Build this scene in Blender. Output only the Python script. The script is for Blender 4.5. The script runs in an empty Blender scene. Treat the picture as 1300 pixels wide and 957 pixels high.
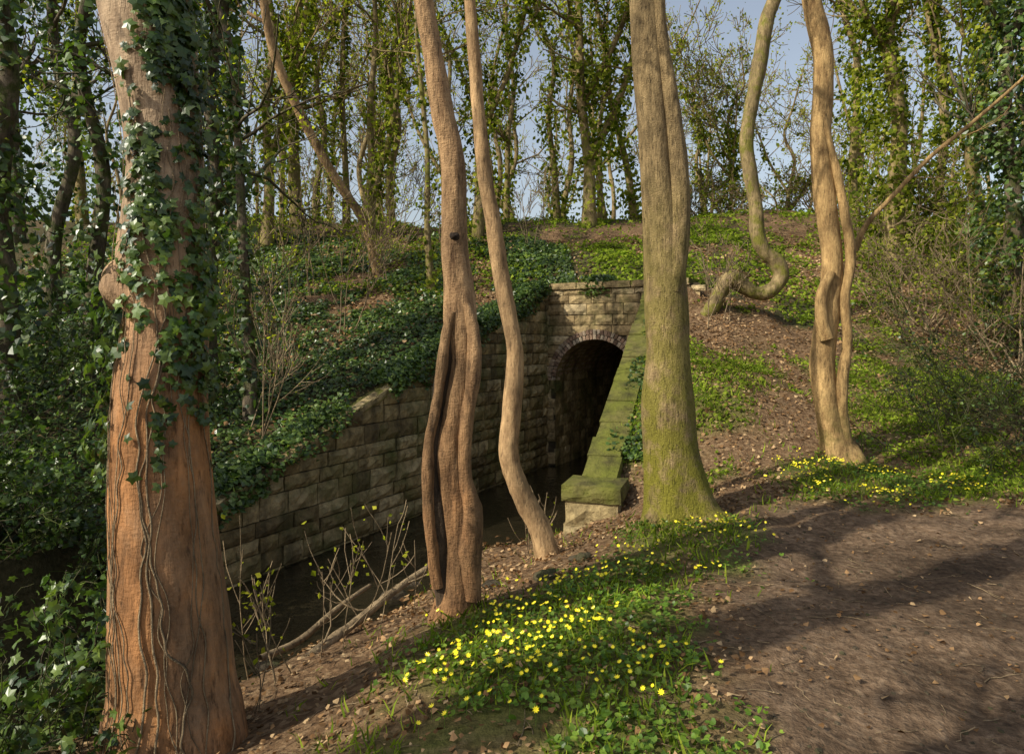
import bpy, math, numpy as np
from mathutils import Vector
rng = np.random.default_rng(11)
CAMZ = 1.6
F = 867.0
def S(px, py, d):
    """image pixel + assumed depth -> world position"""
    return np.array([(px-650.0)*d/F, d, CAMZ+(433.0-py)*d/F])

# ------------------------------------------------------------------ noise
def _h(i, j, k):
    n = (i*374761393 + j*668265263 + k*1274126177) & 0xffffffff
    n = ((n ^ (n >> 13))*1274126177) & 0xffffffff
    n = n ^ (n >> 16)
    return (n & 0xffff)/32767.5-1.0
def vn(p):
    p = np.asarray(p, float)
    f = np.floor(p).astype(np.int64); t = p-f; t = t*t*(3-2*t)
    i, j, k = f[..., 0], f[..., 1], f[..., 2]
    x, y, z = t[..., 0], t[..., 1], t[..., 2]
    def L(a, b, w): return a+(b-a)*w
    return L(L(L(_h(i,j,k),_h(i+1,j,k),x), L(_h(i,j+1,k),_h(i+1,j+1,k),x), y),
             L(L(_h(i,j,k+1),_h(i+1,j,k+1),x), L(_h(i,j+1,k+1),_h(i+1,j+1,k+1),x), y), z)
def vn2(x, y, f, seed=0.0):
    return vn(np.stack([x*f+seed, y*f+seed*1.7, np.full_like(x, seed*.37+.5)], -1))
def sm(t):
    t = np.clip(t, 0, 1); return t*t*(3-2*t)
def unit(v):
    return v/np.maximum(np.linalg.norm(v, axis=-1, keepdims=True), 1e-9)

# ------------------------------------------------------------------ mesh builder
class MB:
    def __init__(s): s.V=[]; s.L=[]; s.C=[]; s.M=[]; s.R=[]; s.Sm=[]; s.n=0
    def add(s, V, Fc, mat=0, rnd=0.5, smooth=False):
        V = np.asarray(V, float).reshape(-1, 3); Fc = np.asarray(Fc, np.int64)
        s.V.append(V); s.L.append((Fc+s.n).reshape(-1)); nf, k = Fc.shape
        s.C.append(np.full(nf, k)); s.M.append(np.full(nf, mat))
        s.R.append(np.broadcast_to(np.asarray(rnd, float), (nf,)).copy())
        s.Sm.append(np.full(nf, smooth)); s.n += len(V)
    def obj(s, name, mats):
        V=np.concatenate(s.V); L=np.concatenate(s.L); C=np.concatenate(s.C)
        me = bpy.data.meshes.new(name)
        me.vertices.add(len(V)); me.vertices.foreach_set("co", V.astype(np.float32).ravel())
        me.loops.add(len(L)); me.loops.foreach_set("vertex_index", L.astype(np.int32))
        me.polygons.add(len(C)); st=np.concatenate([[0], np.cumsum(C)[:-1]]).astype(np.int32)
        me.polygons.foreach_set("loop_start", st)
        me.polygons.foreach_set("material_index", np.concatenate(s.M).astype(np.int32))
        me.polygons.foreach_set("use_smooth", np.concatenate(s.Sm).astype(bool))
        me.update(calc_edges=True)
        a = me.attributes.new("rnd", 'FLOAT', 'FACE'); a.data.foreach_set("value", np.concatenate(s.R).astype(np.float32))
        for m in mats: me.materials.append(m)
        me.validate()
        o = bpy.data.objects.new(name, me); bpy.context.scene.collection.objects.link(o)
        return o

T_IVY = (np.array([(0,0,.05),(0,-.3,0),(.28,-.45,-.05),(.34,-.12,-.02),(.58,.1,-.1),(.24,.2,0),(0,.65,-.12),(-.24,.2,0),(-.58,.1,-.1),(-.34,-.12,-.02),(-.28,-.45,-.05)]),
         np.array([(0,i,i+1) for i in range(1,10)]+[(0,10,1)]))
T_MID = (np.array([(0,-.4,.05),(.45,-.15,-.08),(.28,.2,-.05),(0,.55,.0),(-.28,.2,-.05),(-.45,-.15,-.08)]), np.array([(0,1,2,3),(0,3,4,5)]))
T_DIA = (np.array([(0,-.5,0),(.38,0,-.1),(0,.5,0),(-.38,0,-.1)]), np.array([(0,1,2,3)]))
T_HEART=(np.array([(0,-.3,0),(.3,-.5,.08),(.5,-.1,.1),(.3,.3,.04),(0,.45,0),(-.3,.3,.04),(-.5,-.1,.1),(-.3,-.5,.08)]), np.array([(0,1,2,3),(0,3,4,5),(0,5,6,7)]))
T_BLADE=(np.array([(-.06,0,0),(.06,0,0),(.035,.6,.08),(0,1,.3),(-.035,.6,.08)]), np.array([(0,1,2),(0,2,4),(4,2,3)]))
def leaves(mb, pos, nrm, size, T, mat=0, rnd=None, up=None):
    N=len(pos)
    if N==0: return
    n=unit(nrm); r=rng.normal(size=(N,3)) if up is None else up
    t=unit(np.cross(n, r)); b=np.cross(n, t)
    V,Fc=T
    s=np.asarray(size).reshape(-1,1,1)*np.ones((N,1,1))
    W=pos[:,None,:]+s*(V[None,:,0:1]*t[:,None]+V[None,:,1:2]*b[:,None]+V[None,:,2:3]*n[:,None])
    FF=(Fc[None]+(np.arange(N)*len(V))[:,None,None]).reshape(-1,Fc.shape[1])
    if rnd is None: rnd=rng.random(N)
    mb.add(W, FF, mat, np.repeat(rnd, len(Fc)))
def catmull(P, n):
    P=np.asarray(P,float); Q=np.vstack([2*P[0]-P[1],P,2*P[-1]-P[-2]])
    u=np.linspace(0,len(P)-1-1e-6,n); i=u.astype(int); t=(u-i)[:,None]
    a,b,c,d=Q[i],Q[i+1],Q[i+2],Q[i+3]
    return .5*((2*b)+(c-a)*t+(2*a-5*b+4*c-d)*t*t+(3*b-a-3*c+d)*t**3)
def tube(mb, pts, rads, mat=0, segs=20, rings=60, amp=.08, freq=3.0, roots=0.0, rooth=.35, seed=0, fine=.03, rnd=.5):
    A=catmull(np.column_stack([np.asarray(pts,float),np.asarray(rads,float)]), rings)
    C,R=A[:,:3],np.maximum(A[:,3],.002)
    T=unit(np.gradient(C,axis=0)); fr=np.zeros((rings,3)); v=np.array([1,0,0.]) if abs(T[0][0])<.9 else np.array([0,1.,0])
    for i in range(rings):
        v=v-T[i]*np.dot(v,T[i]); v/=np.linalg.norm(v); fr[i]=v
    g=np.cross(T,fr); th=np.linspace(0,2*np.pi,segs,endpoint=False)
    D=np.cos(th)[None,:,None]*fr[:,None]+np.sin(th)[None,:,None]*g[:,None]
    base=C[:,None]+D*R[:,None,None]
    q=base*np.array([freq,freq,freq*.45])/max(R.mean()*4,.05)*.25*4+seed*7.3
    m=1+amp*vn(q)+fine*vn(q*np.array([4,4,1.5]))+fine*.6*vn(q*np.array([9,9,2.5])+4)
    if roots>0:
        hh=np.exp(-((C[:,2]-min(C[0,2],C[-1,2]))/rooth))[:,None]
        m=m+roots*hh*(np.cos(5*th+seed)+.5*np.cos(3*th+seed*2))[None]
    V=C[:,None]+D*(R[:,None]*m)[:,:,None]
    i=np.arange(rings-1)[:,None]; j=np.arange(segs)[None]; jn=(j+1)%segs
    Fc=np.stack([i*segs+j+0*jn,i*segs+jn,(i+1)*segs+jn,(i+1)*segs+j],-1).reshape(-1,4)
    mb.add(V,Fc,mat,rnd,True)
    mb.add(V[-1],[tuple(range(segs))],mat,rnd,False)
    return C,R
def tubes(mb, P, R, sides=3, mat=0):
    N,K,_=P.shape
    if N==0: return
    d=unit(P[:,-1]-P[:,0]); a=unit(np.cross(d, rng.normal(size=(N,3)))); b=np.cross(d,a)
    th=np.arange(sides)*2*np.pi/sides
    V=P[:,:,None]+R[:,:,None,None]*(np.cos(th)[None,None,:,None]*a[:,None,None]+np.sin(th)[None,None,:,None]*b[:,None,None])
    n=np.arange(N)[:,None,None]*K*sides; i=np.arange(K-1)[None,:,None]; j=np.arange(sides)[None,None]; jn=(j+1)%sides
    Fc=np.stack([n+i*sides+j,n+i*sides+jn,n+(i+1)*sides+jn,n+(i+1)*sides+j],-1).reshape(-1,4)
    mb.add(V,Fc,mat,.5,True)
def crown(mb, P0, D0, L0, R0, levels=3, nch=5, wob=.3, upw=.12, ratio=.58, mat=0, spread=1.0, mn=.25, rmin=.004):
    P0=np.asarray(P0,float);D=unit(np.asarray(D0,float));L=np.asarray(L0,float);R=np.asarray(R0,float)
    K=6; ends=[]
    for lv in range(levels):
        N=len(P0); P=np.zeros((N,K,3)); P[:,0]=P0; d=D.copy(); DD=[d]
        for k in range(1,K):
            d=unit(d+rng.normal(size=(N,3))*wob*.6+np.array([0,0,upw])); P[:,k]=P[:,k-1]+d*(L/(K-1))[:,None]; DD.append(d)
        rr=R[:,None]*np.linspace(1,.35,K)[None]
        tubes(mb,P,np.maximum(rr,rmin),5 if lv==0 else 3,mat)
        ends.append(P)
        if lv==levels-1: break
        M=N*nch; ii=np.repeat(np.arange(N),nch); t=mn+(1-mn)*rng.random(M); u=t*(K-1); k=np.minimum(u.astype(int),K-2); w=(u-k)[:,None]
        DDa=np.stack(DD,1)
        P0=P[ii,k]*(1-w)+P[ii,k+1]*w; pd=DDa[ii,k]
        r=rng.normal(size=(M,3)); r=unit(r-pd*(r*pd).sum(1,keepdims=True))
        D=unit(pd+r*spread*(.6+.6*rng.random((M,1)))); L=L[ii]*ratio*(.6+.7*rng.random(M))*(1.25-.6*t); R=np.maximum(R[ii]*.5*(1.2-.5*t),rmin)
    return ends

# ------------------------------------------------------------------ materials
def newmat(name):
    m=bpy.data.materials.new(name); m.use_nodes=True; nt=m.node_tree; nt.nodes.clear()
    out=nt.nodes.new("ShaderNodeOutputMaterial"); bs=nt.nodes.new("ShaderNodeBsdfPrincipled")
    nt.links.new(bs.outputs[0],out.inputs[0]); return m,nt,bs,out
def nd(nt,t,**k):
    n=nt.nodes.new(t)
    for a,b in k.items(): setattr(n,a,b)
    return n
def coords(nt,scale=(1,1,1)):
    tc=nd(nt,"ShaderNodeTexCoord"); mp=nd(nt,"ShaderNodeMapping"); mp.inputs['Scale'].default_value=scale
    nt.links.new(tc.outputs['Object'],mp.inputs[0]); return mp.outputs[0]
def noise(nt,vec,scale,detail=4,rough=.55):
    n=nd(nt,"ShaderNodeTexNoise"); n.inputs['Scale'].default_value=scale; n.inputs['Detail'].default_value=detail; n.inputs['Roughness'].default_value=rough
    nt.links.new(vec,n.inputs['Vector']); return n.outputs['Fac']
def ramp(nt,fac,stops):
    r=nd(nt,"ShaderNodeValToRGB"); e=r.color_ramp.elements
    while len(e)<len(stops): e.new(.5)
    for el,(p,c) in zip(e,stops):
        el.position=p; el.color=(*c,1) if len(c)==3 else c
    nt.links.new(fac,r.inputs[0]); return r.outputs[0]
def g(v): return (v,v,v)
def mix(nt,fac,a,b,mode='MIX'):
    m=nd(nt,"ShaderNodeMix",data_type='RGBA',blend_type=mode)
    for s,i in ((fac,0),(a,6),(b,7)):
        if isinstance(s,(int,float)): m.inputs[i].default_value=s
        elif isinstance(s,tuple): m.inputs[i].default_value=(*s,1)
        else: nt.links.new(s,m.inputs[i])
    return m.outputs[2]
def math_(nt,op,a,b=0.0):
    m=nd(nt,"ShaderNodeMath",operation=op)
    for i,s in enumerate((a,b)):
        if isinstance(s,(int,float)): m.inputs[i].default_value=s
        else: nt.links.new(s,m.inputs[i])
    return m.outputs[0]
def attr(nt,n): a=nd(nt,"ShaderNodeAttribute",attribute_name=n); return a.outputs['Fac']
def bump(nt,bs,h,dist,strength=1.0):
    b=nd(nt,"ShaderNodeBump"); b.inputs['Distance'].default_value=dist; b.inputs['Strength'].default_value=strength
    nt.links.new(h,b.inputs['Height']); nt.links.new(b.outputs[0],bs.inputs['Normal'])
def leafmat(name,c,rough=.42,trans=.3,tc=None,spec=0.0):
    m,nt,bs,out=newmat(name)
    r=attr(nt,"rnd"); col=ramp(nt,r,[(i/(len(c)-1),x) for i,x in enumerate(c)])
    v=coords(nt); nz=noise(nt,v,1.3,1); col=mix(nt,1.0,col,ramp(nt,nz,[(.3,g(.6)),(.7,g(1.3))]),'MULTIPLY')
    if spec>0:
        nt.links.new(col,bs.inputs['Base Color']); bs.inputs['Roughness'].default_value=rough; bs.inputs['Specular IOR Level'].default_value=spec
    else:
        nt.nodes.remove(bs); bs=nd(nt,"ShaderNodeBsdfDiffuse"); nt.links.new(col,bs.inputs[0])
    tr=nd(nt,"ShaderNodeBsdfTranslucent"); tcol=mix(nt,1.0,col,tc or (1.5,1.7,.6),'MULTIPLY'); nt.links.new(tcol,tr.inputs[0])
    ms=nd(nt,"ShaderNodeMixShader"); ms.inputs[0].default_value=trans
    nt.links.new(bs.outputs[0],ms.inputs[1]); nt.links.new(tr.outputs[0],ms.inputs[2]); nt.links.new(ms.outputs[0],out.inputs[0])
    return m
def barkmat(name,dark,light,moss=None,mz=(0,2),mamt=.5,low=None,lowz=(0,2),bscale=1.0,bd=.02):
    m,nt,bs,out=newmat(name)
    v=coords(nt,(1,1,.3)); n1=noise(nt,v,14*bscale,6,.7); n2=noise(nt,coords(nt,(1,1,.6)),3.2,5,.65)
    v3=coords(nt,(1,1,2.6)); n3=noise(nt,v3,34*bscale,3); n4=noise(nt,coords(nt,(1,1,.18)),42*bscale,4,.7)
    col=ramp(nt,n1,[(.3,dark),(.48,tuple((a+b)/2 for a,b in zip(dark,light))),(.66,light)])
    col=mix(nt,1.0,col,ramp(nt,n2,[(.3,g(.45)),(.5,g(.92)),(.7,g(1.25))]),'MULTIPLY')
    sep=nd(nt,"ShaderNodeSeparateXYZ"); tc=nd(nt,"ShaderNodeTexCoord"); nt.links.new(tc.outputs['Object'],sep.inputs[0])
    def zmask(z0,z1):
        mr=nd(nt,"ShaderNodeMapRange"); mr.inputs[1].default_value=z0; mr.inputs[2].default_value=z1; mr.inputs[3].default_value=1; mr.inputs[4].default_value=0
        nt.links.new(sep.outputs[2],mr.inputs[0]); return mr.outputs[0]
    if low:
        k=math_(nt,'MULTIPLY',zmask(*lowz),ramp(nt,n2,[(.25,g(.3)),(.55,g(1))]))
        lc=ramp(nt,n1,[(.3,tuple(x*.35 for x in low)),(.7,tuple(x*1.4 for x in low))])
        lc=mix(nt,1.0,lc,ramp(nt,n2,[(.3,g(.55)),(.7,g(1.2))]),'MULTIPLY')
        col=mix(nt,k,col,lc)
    if moss:
        nm=noise(nt,coords(nt),5,5,.65)
        k=math_(nt,'MULTIPLY',zmask(*mz),ramp(nt,nm,[(.62-mamt*.4,g(0)),(.72-mamt*.3,g(1))]))
        col=mix(nt,k,col,mix(nt,n3,tuple(x*.5 for x in moss),tuple(x*1.3 for x in moss)))
    col=mix(nt,1.0,col,ramp(nt,n4,[(.32,g(.4)),(.46,g(1.0))]),'MULTIPLY')
    nt.links.new(col,bs.inputs['Base Color']); bs.inputs['Roughness'].default_value=.85; bs.inputs['Specular IOR Level'].default_value=.25
    h=math_(nt,'ADD',math_(nt,'ADD',n1,math_(nt,'MULTIPLY',n4,.7)),math_(nt,'MULTIPLY',n3,.4)); bump(nt,bs,h,bd)
    return m
def stonemat(name,cols,moss=.4,bd=.03,mosscol=(.07,.085,.02)):
    m,nt,bs,out=newmat(name)
    r=attr(nt,"rnd"); v=coords(nt); col=ramp(nt,r,[(i/(len(cols)-1),x) for i,x in enumerate(cols)])
    n1=noise(nt,v,9,6,.7); n2=noise(nt,v,1.6,4,.6); n3=noise(nt,v,45,3,.6)
    col=mix(nt,1.0,col,ramp(nt,n1,[(.3,g(.4)),(.7,g(1.35))]),'MULTIPLY')
    col=mix(nt,ramp(nt,n2,[(.62-moss*.35,g(0)),(.8-moss*.2,g(.85))]),col,mix(nt,n3,tuple(x*.5 for x in mosscol),tuple(x*1.4 for x in mosscol)))
    st=noise(nt,coords(nt,(1,1,.12)),3.5,4); col=mix(nt,ramp(nt,st,[(.48,g(0)),(.66,g(.65))]),col,(.03,.024,.015))
    nt.links.new(col,bs.inputs['Base Color']); bs.inputs['Roughness'].default_value=.9; bs.inputs['Specular IOR Level'].default_value=.2
    bump(nt,bs,math_(nt,'ADD',n1,math_(nt,'MULTIPLY',n3,.3)),bd); return m

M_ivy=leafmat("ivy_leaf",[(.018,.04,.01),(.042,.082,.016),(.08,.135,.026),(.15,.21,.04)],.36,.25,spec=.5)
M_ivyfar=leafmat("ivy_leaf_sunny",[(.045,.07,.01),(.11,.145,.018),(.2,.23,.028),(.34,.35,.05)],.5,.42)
M_spring=leafmat("spring_leaf",[(.16,.185,.02),(.3,.32,.03),(.48,.46,.06)],.5,.5)
M_grass=leafmat("grass_blade",[(.065,.1,.014),(.155,.225,.022),(.31,.37,.045)],.5,.38)
M_cel=leafmat("celandine_leaf",[(.05,.1,.015),(.12,.215,.025),(.24,.34,.045)],.4,.35,spec=.4)
M_litter=leafmat("dead_leaf",[(.07,.038,.018),(.19,.108,.05),(.35,.215,.105),(.5,.36,.2)],.7,.15,(1.2,.9,.6))
M_twig=barkmat("twig_bark",(.1,.07,.04),(.38,.28,.16))
M_twigd=barkmat("dark_twig_bark",(.03,.024,.016),(.1,.08,.05),moss=(.08,.1,.02),mz=(8,9),mamt=.5)
m,nt,bs,out=newmat("yellow_petal"); bs.inputs['Base Color'].default_value=(.9,.76,.02,1); bs.inputs['Roughness'].default_value=.35
M_petal=m

# ------------------------------------------------------------------ terrain
p0=np.array([.8,15.46]); uL=np.array([.463,.886]); nL=np.array([-.886,.463]); aP=np.array([.886,-.463]); bP=np.array([.463,.886])
R0=np.array([.9,8.3]); R1=np.array([2.84,14.4]); uR=unit(R1-R0); nR=np.array([uR[1],-uR[0]])
def wtop(Y): return np.interp(Y,[6.4,7.76,11.61,15.46],[-.62,-.12,1.44,2.87])
def ctop(Y): return np.interp(Y,[8.3,14.4],[-.06,2.65])
CP=np.array([(0,0,0),(1,2,0),(3,3,0),(5,5,.05),(2.5,5.5,0),(1.5,6.2,0),(-.5,3.3,-.08),(-.4,4.5,-.22),(.35,6,-.28),(-1.7,3.3,-.42),(1.4,4,0),
(.7,7.6,-.5),(1.5,8.2,-.1),(-1.2,5.5,-.65),(-3.9,7.8,.05),(-1.8,11.6,1.5),(.4,15.8,2.9),(3.0,15.0,2.85),
(-3.46,12,1.35),(-4.2,14,2.2),(-6.9,17,3.3),(-8.9,22,5.5),(-5.5,8,.45),(-8.3,12,1.5),(-4.4,5.6,-.1),(3.9,7.0,.06),(3.97,8.3,.24),(5.6,7.5,.15),
(4.44,11,.95),(5.85,14.5,2.2),(7.3,18,3.85),(9.3,23,5.95),(3.03,10.5,1.1),(2.45,8.5,.36),(3.4,13.2,2.1),(7.6,11,.85),(11,16,2.3),(13.8,20,4),(16,24,5.9),
(0,22.5,5.55),(1.15,20,4.6),(1.5,17.6,3.75),(-20,22,5.5),(0,27,5.7),(-9,27,5.6),(9,28,5.9),(-24,40,5.5),(24,40,5.7),(-12,8,.9),(-20,10,2),(-20,0,.2),(0,-10,0),(20,-10,.1),(20,8,.9),(-15,16,3.2),(20,16,2.6),(8,3,.03),(-6,0,-.2),(-3.6,1,-.3),(0,60,5.5)],float)
def _phi(r): return np.where(r>1e-6,r*r*np.log(np.maximum(r,1e-6)),0)
_n=len(CP); _A=np.zeros((_n+3,_n+3)); _A[:_n,:_n]=_phi(np.linalg.norm(CP[:,None,:2]-CP[None,:,:2],axis=-1))+np.eye(_n)*.15
_A[:_n,_n]=1;_A[:_n,_n+1:]=CP[:,:2];_A[_n,:_n]=1;_A[_n+1:,:_n]=CP[:,:2].T
_W=np.linalg.solve(_A,np.concatenate([CP[:,2],[0,0,0]]))
def base_g(x,y):
    xc=np.clip(x,-24,24); yc=np.clip(y,-10,55); P=np.column_stack([xc,yc]); o=np.zeros(len(xc))
    for s in range(0,len(xc),40000):
        q=P[s:s+40000]; o[s:s+40000]=_phi(np.linalg.norm(q[:,None]-CP[None,:,:2],axis=-1))@_W[:_n]+_W[_n]+q@_W[_n+1:]
    return np.clip(o,-.75,6.2)
soft1=np.array([(1.63,10.6),(-.05,10.0),(-.95,8.7),(-1.3,7.2),(-1.95,5.8),(-2.6,4.6),(-4.5,2.8),(-9,.2),(-16,-3)])
soft2=np.array([(-16,-1),(-10,2.2),(-6.5,3.6),(-4.6,4.6),(-4.0,5.6),(-3.72,6.8)])
poly=np.vstack([[(-3.72,6.8)+.2*nL],[p0+.2*nL+.3*bP],[p0+2.4*aP+.3*bP],[R1+.2*nR],[np.array([1.63,10.6])+.2*nR],soft1,soft2])
def inpoly(x,y,P):
    ins=np.zeros(len(x),bool); n=len(P)
    for i in range(n):
        x1,y1=P[i];x2,y2=P[(i+1)%n]
        c=((y1>y)!=(y2>y))&(x<(x2-x1)*(y-y1)/(y2-y1+1e-12)+x1); ins^=c
    return ins
def dseg(x,y,P):
    d=np.full(len(x),1e9); q=np.column_stack([x,y])
    for a,b in zip(P[:-1],P[1:]):
        ab=b-a; t=np.clip(((q-a)@ab)/(ab@ab),0,1); d=np.minimum(d,np.linalg.norm(q-a-t[:,None]*ab,axis=1))
    return d
def H(x,y):
    x=np.asarray(x,float).ravel(); y=np.asarray(y,float).ravel(); q=np.column_stack([x,y])
    z=base_g(x,y); slope=sm((y-7)/4)+sm((-x-3)/3)*.6
    z=z+.05*vn2(x,y,.9,1)+.16*slope*vn2(x,y,.7,2)+.07*slope*vn2(x,y,2.2,3)+.022*vn2(x,y,4.5,4)+.011*vn2(x,y,13,5)
    dl=(q-p0)@nL; sl=(q-p0)@uL; t=(q-p0)@aP; sp=(q-p0)@bP; dr=(q-R0)@nR; sr=(q-R0)@uR
    w=np.where(dl>-.1,np.exp(-(np.maximum(dl,0)/.8)**2),0)*sm((sl+10.6)/.8)*sm((1.0-sl)/.8)
    z=z*(1-w)+(wtop(y)-.05+.04*vn2(x,y,3,8))*w
    w=np.where(dr>-.05,np.exp(-(np.maximum(dr,0)/.6)**2),0)*sm((sr+.3)/.6)*sm((7.0-sr)/.6)
    z=z*(1-w)+(ctop(y)-.07)*w
    w=np.where(sp>-.1,np.exp(-(np.maximum(sp,0)/1.)**2),0)*sm((t+.8)/.6)*sm((3.6-t)/.6)
    z=z*(1-w)+2.78*w
    wd=.1+.9*sm((8.3-y)/1.2)
    mm=sm((.25-dr)/wd)*sm((y-7.2)/1.2)*(sp<.2)*(dl<.1)*(y<15)
    lowz=-.95+.1*vn2(x,y,2,9); z=z*(1-mm)+np.minimum(z,lowz)*mm
    d=dseg(x,y,soft1); f=sm(d/1.1); keep=(dr>.2)&(y>8)
    z=np.where(keep|(dl>.1),z,-1.28+(z+1.28)*f)
    d=dseg(x,y,soft2); f=sm((d-.02)/.7); behind=(dl>.2)&(sl>-10)
    z=np.where(behind|(dl<-.0),z,-1.28+(z+1.28)*f)
    ins=inpoly(x,y,poly)
    dd=np.minimum(dseg(x,y,soft1),dseg(x,y,soft2))
    zi=-1.27-.25*sm(dd/.5)+.05*vn2(x,y,2.5,6)
    return np.where(ins,zi,z)
def axis(fine0,fine1,st,lo,hi,gr=1.12):
    a=list(np.arange(fine0,fine1,st)); s=st; v=a[-1]
    while v<hi: s*=gr; v+=s; a.append(v)
    s=st; v=a[0]; b=[]
    while v>lo: s*=gr; v-=s; b.append(v)
    return np.array(b[::-1]+a)
ax=axis(-9,11,.085,-500,500,1.1); ay=axis(1.5,18.5,.085,-300,700,1.1)
X,Y=np.meshgrid(ax,ay); Z=H(X,Y).reshape(X.shape)
V=np.stack([X,Y,Z],-1).reshape(-1,3); nx=len(ax); ny=len(ay)
i,j=np.meshgrid(np.arange(ny-1),np.arange(nx-1),indexing='ij'); i=i.ravel(); j=j.ravel()
Fc=np.stack([i*nx+j,i*nx+j+1,(i+1)*nx+j+1,(i+1)*nx+j],-1)
cz=V[Fc][:,:,2]; cen=V[Fc].mean(1)[:,:2]; tt=(cen-p0)@aP; ss=(cen-p0)@bP
bad=((cz.max(1)-cz.min(1))>1.2)&(tt>0)&(tt<2.45)&(ss>-.1)&(ss<.75); Fc=Fc[~bad]
mb=MB(); mb.add(V,Fc,0,.5,True)
pathpoly=np.array([(.6,-6),(.95,3.1),(1.2,4.2),(1.65,5.3),(2.3,6.5),(4.2,6.35),(8,6.6),(22,8.5),(22,-6)])
flow1=np.array([(-.75,2.4),(-.5,4.0),(.2,4.75),(.95,5.35),(1.2,4.6),(.98,3.4),(.8,2.4)])
flow2=np.array([(.9,5.2),(1.0,6.1),(1.5,6.0),(2.1,6.1),(2.0,5.5),(1.6,4.8)])
flow3=np.array([(2.7,6.6),(3.0,7.6),(3.9,8.3),(5.2,7.5),(5.0,6.7),(4,6.5)])
def soft(x,y,P,w,seed):
    d=dseg(x,y,np.vstack([P,P[:1]])); s=np.where(inpoly(x,y,P),d,-d)+.5*w*vn2(x,y,2.5,seed)+.4*w*vn2(x,y,7,seed+1)
    return sm(s/w+.5)
def masks(x,y):
    q=np.column_stack([x,y]); dl=(q-p0)@nL; sp=(q-p0)@bP; dr=(q-R0)@nR
    path=soft(x,y,pathpoly,.5,20)
    fl=np.maximum.reduce([soft(x,y,flow1,.55,22),soft(x,y,flow2,.5,24),soft(x,y,flow3,.6,26)])
    n=vn2(x,y,.55,30)+.6*vn2(x,y,1.7,31)+.3*vn2(x,y,4.5,32)
    gr=sm((n-.1)*2.2+.12)*sm((x-1.5)/1)*sm((y-6.3)/.6)*(1-path)
    gr=np.maximum(gr,sm((x-4.2)/1.2)*sm((y-6.6)/.5)*sm((11.5-y)/2)*sm(n*1.7+.8))
    gr=np.maximum(gr,sm((1.6-np.abs(dr-.8))/.8)*sm((y-8)/1)*sm((14-y)/2)*sm(n*1.6+.75))
    ivy=np.maximum((dl>.1)*1.0*sm((y-3)/1),sm((sp-.3)/.3)*sm(n*2+.55)*(x<7))
    ivy=np.where((dl>0.1)&(y>14)&(x>-5),np.minimum(ivy,sm(n*2+.65)),ivy)
    ivy=np.where((dl>1.5),np.minimum(ivy,.35+.65*sm(n*2+1.0)),ivy)
    ivy=np.maximum(ivy,sm((-x-1.9)/.6)*sm((5-y)/1)*sm((y-1)/1)); ivy=np.maximum(ivy,(x<-3.6)*(y<7.5)*(y>3)*1.0)
    return path,fl,gr,ivy
pa,fl,gr,iv=masks(V[:,0],V[:,1])
m,nt,bs,out=newmat("woodland_soil")
v=coords(nt); n1=noise(nt,v,2.2,5,.6); n2=noise(nt,v,22,5,.65); n3=noise(nt,v,70,3,.6); n0=noise(nt,v,.8,3,.5)
vo=nd(nt,"ShaderNodeTexVoronoi"); vo.inputs['Scale'].default_value=26; nt.links.new(v,vo.inputs['Vector'])
soil=ramp(nt,n2,[(.25,(.055,.032,.017)),(.5,(.14,.085,.046)),(.75,(.26,.17,.1))])
sv=nd(nt,"ShaderNodeSeparateColor"); nt.links.new(vo.outputs['Color'],sv.inputs[0])
soil=mix(nt,.45,soil,ramp(nt,sv.outputs[0],[(0,(.06,.035,.018)),(.6,(.19,.115,.058)),(1,(.36,.25,.14))]))
pth=ramp(nt,n2,[(.28,(.055,.034,.02)),(.5,(.145,.095,.058)),(.72,(.26,.18,.115))])
pth=mix(nt,.22,pth,ramp(nt,sv.outputs[1],[(0,(.06,.038,.023)),(.7,(.17,.113,.07)),(1,(.34,.25,.165))]))
pth=mix(nt,1.0,pth,ramp(nt,n1,[(.3,g(.42)),(.5,g(.92)),(.7,g(1.25))]),'MULTIPLY')
pth=mix(nt,1.0,pth,ramp(nt,n0,[(.35,g(.65)),(.65,g(1.15))]),'MULTIPLY')
grn=ramp(nt,n2,[(.3,(.05,.065,.015)),(.7,(.13,.15,.03))])
ivc=ramp(nt,n2,[(.3,(.02,.024,.01)),(.7,(.07,.065,.03))])
c=mix(nt,attr(nt,"m_path"),soil,pth); c=mix(nt,math_(nt,'MULTIPLY',attr(nt,"m_green"),ramp(nt,n1,[(.3,g(.2)),(.55,g(.8))])),c,grn); c=mix(nt,math_(nt,'MULTIPLY',attr(nt,"m_ivy"),.85),c,ivc)
nt.links.new(c,bs.inputs['Base Color']); bs.inputs['Roughness'].default_value=.95; bs.inputs['Specular IOR Level'].default_value=.12
bump(nt,bs,math_(nt,'ADD',math_(nt,'ADD',math_(nt,'MULTIPLY',n2,.7),math_(nt,'MULTIPLY',n1,1.6)),math_(nt,'MULTIPLY',n3,.15)),.04)
ground=mb.obj("ground",[m]); me=ground.data
for nm,a in (("m_path",pa),("m_green",np.maximum(gr,fl)),("m_ivy",iv)):
    at=me.attributes.new(nm,'FLOAT','POINT'); arr=np.asarray(a,np.float32)
    if len(me.vertices)==len(arr): at.data.foreach_set("value",arr)

# water
m,nt,bs,out=newmat("stream_water"); bs.inputs['Base Color'].default_value=(.022,.018,.01,1); bs.inputs['Roughness'].default_value=.03; bs.inputs['Specular IOR Level'].default_value=1.0
bump(nt,bs,noise(nt,coords(nt,(1,.6,1)),9,3),.02,.8)
mb=MB(); mb.add([(-16,-4,-1.2),(9,-4,-1.2),(9,29,-1.2),(-16,29,-1.2)],[(0,1,2,3)]); mb.obj("stream_water",[m])

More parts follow.
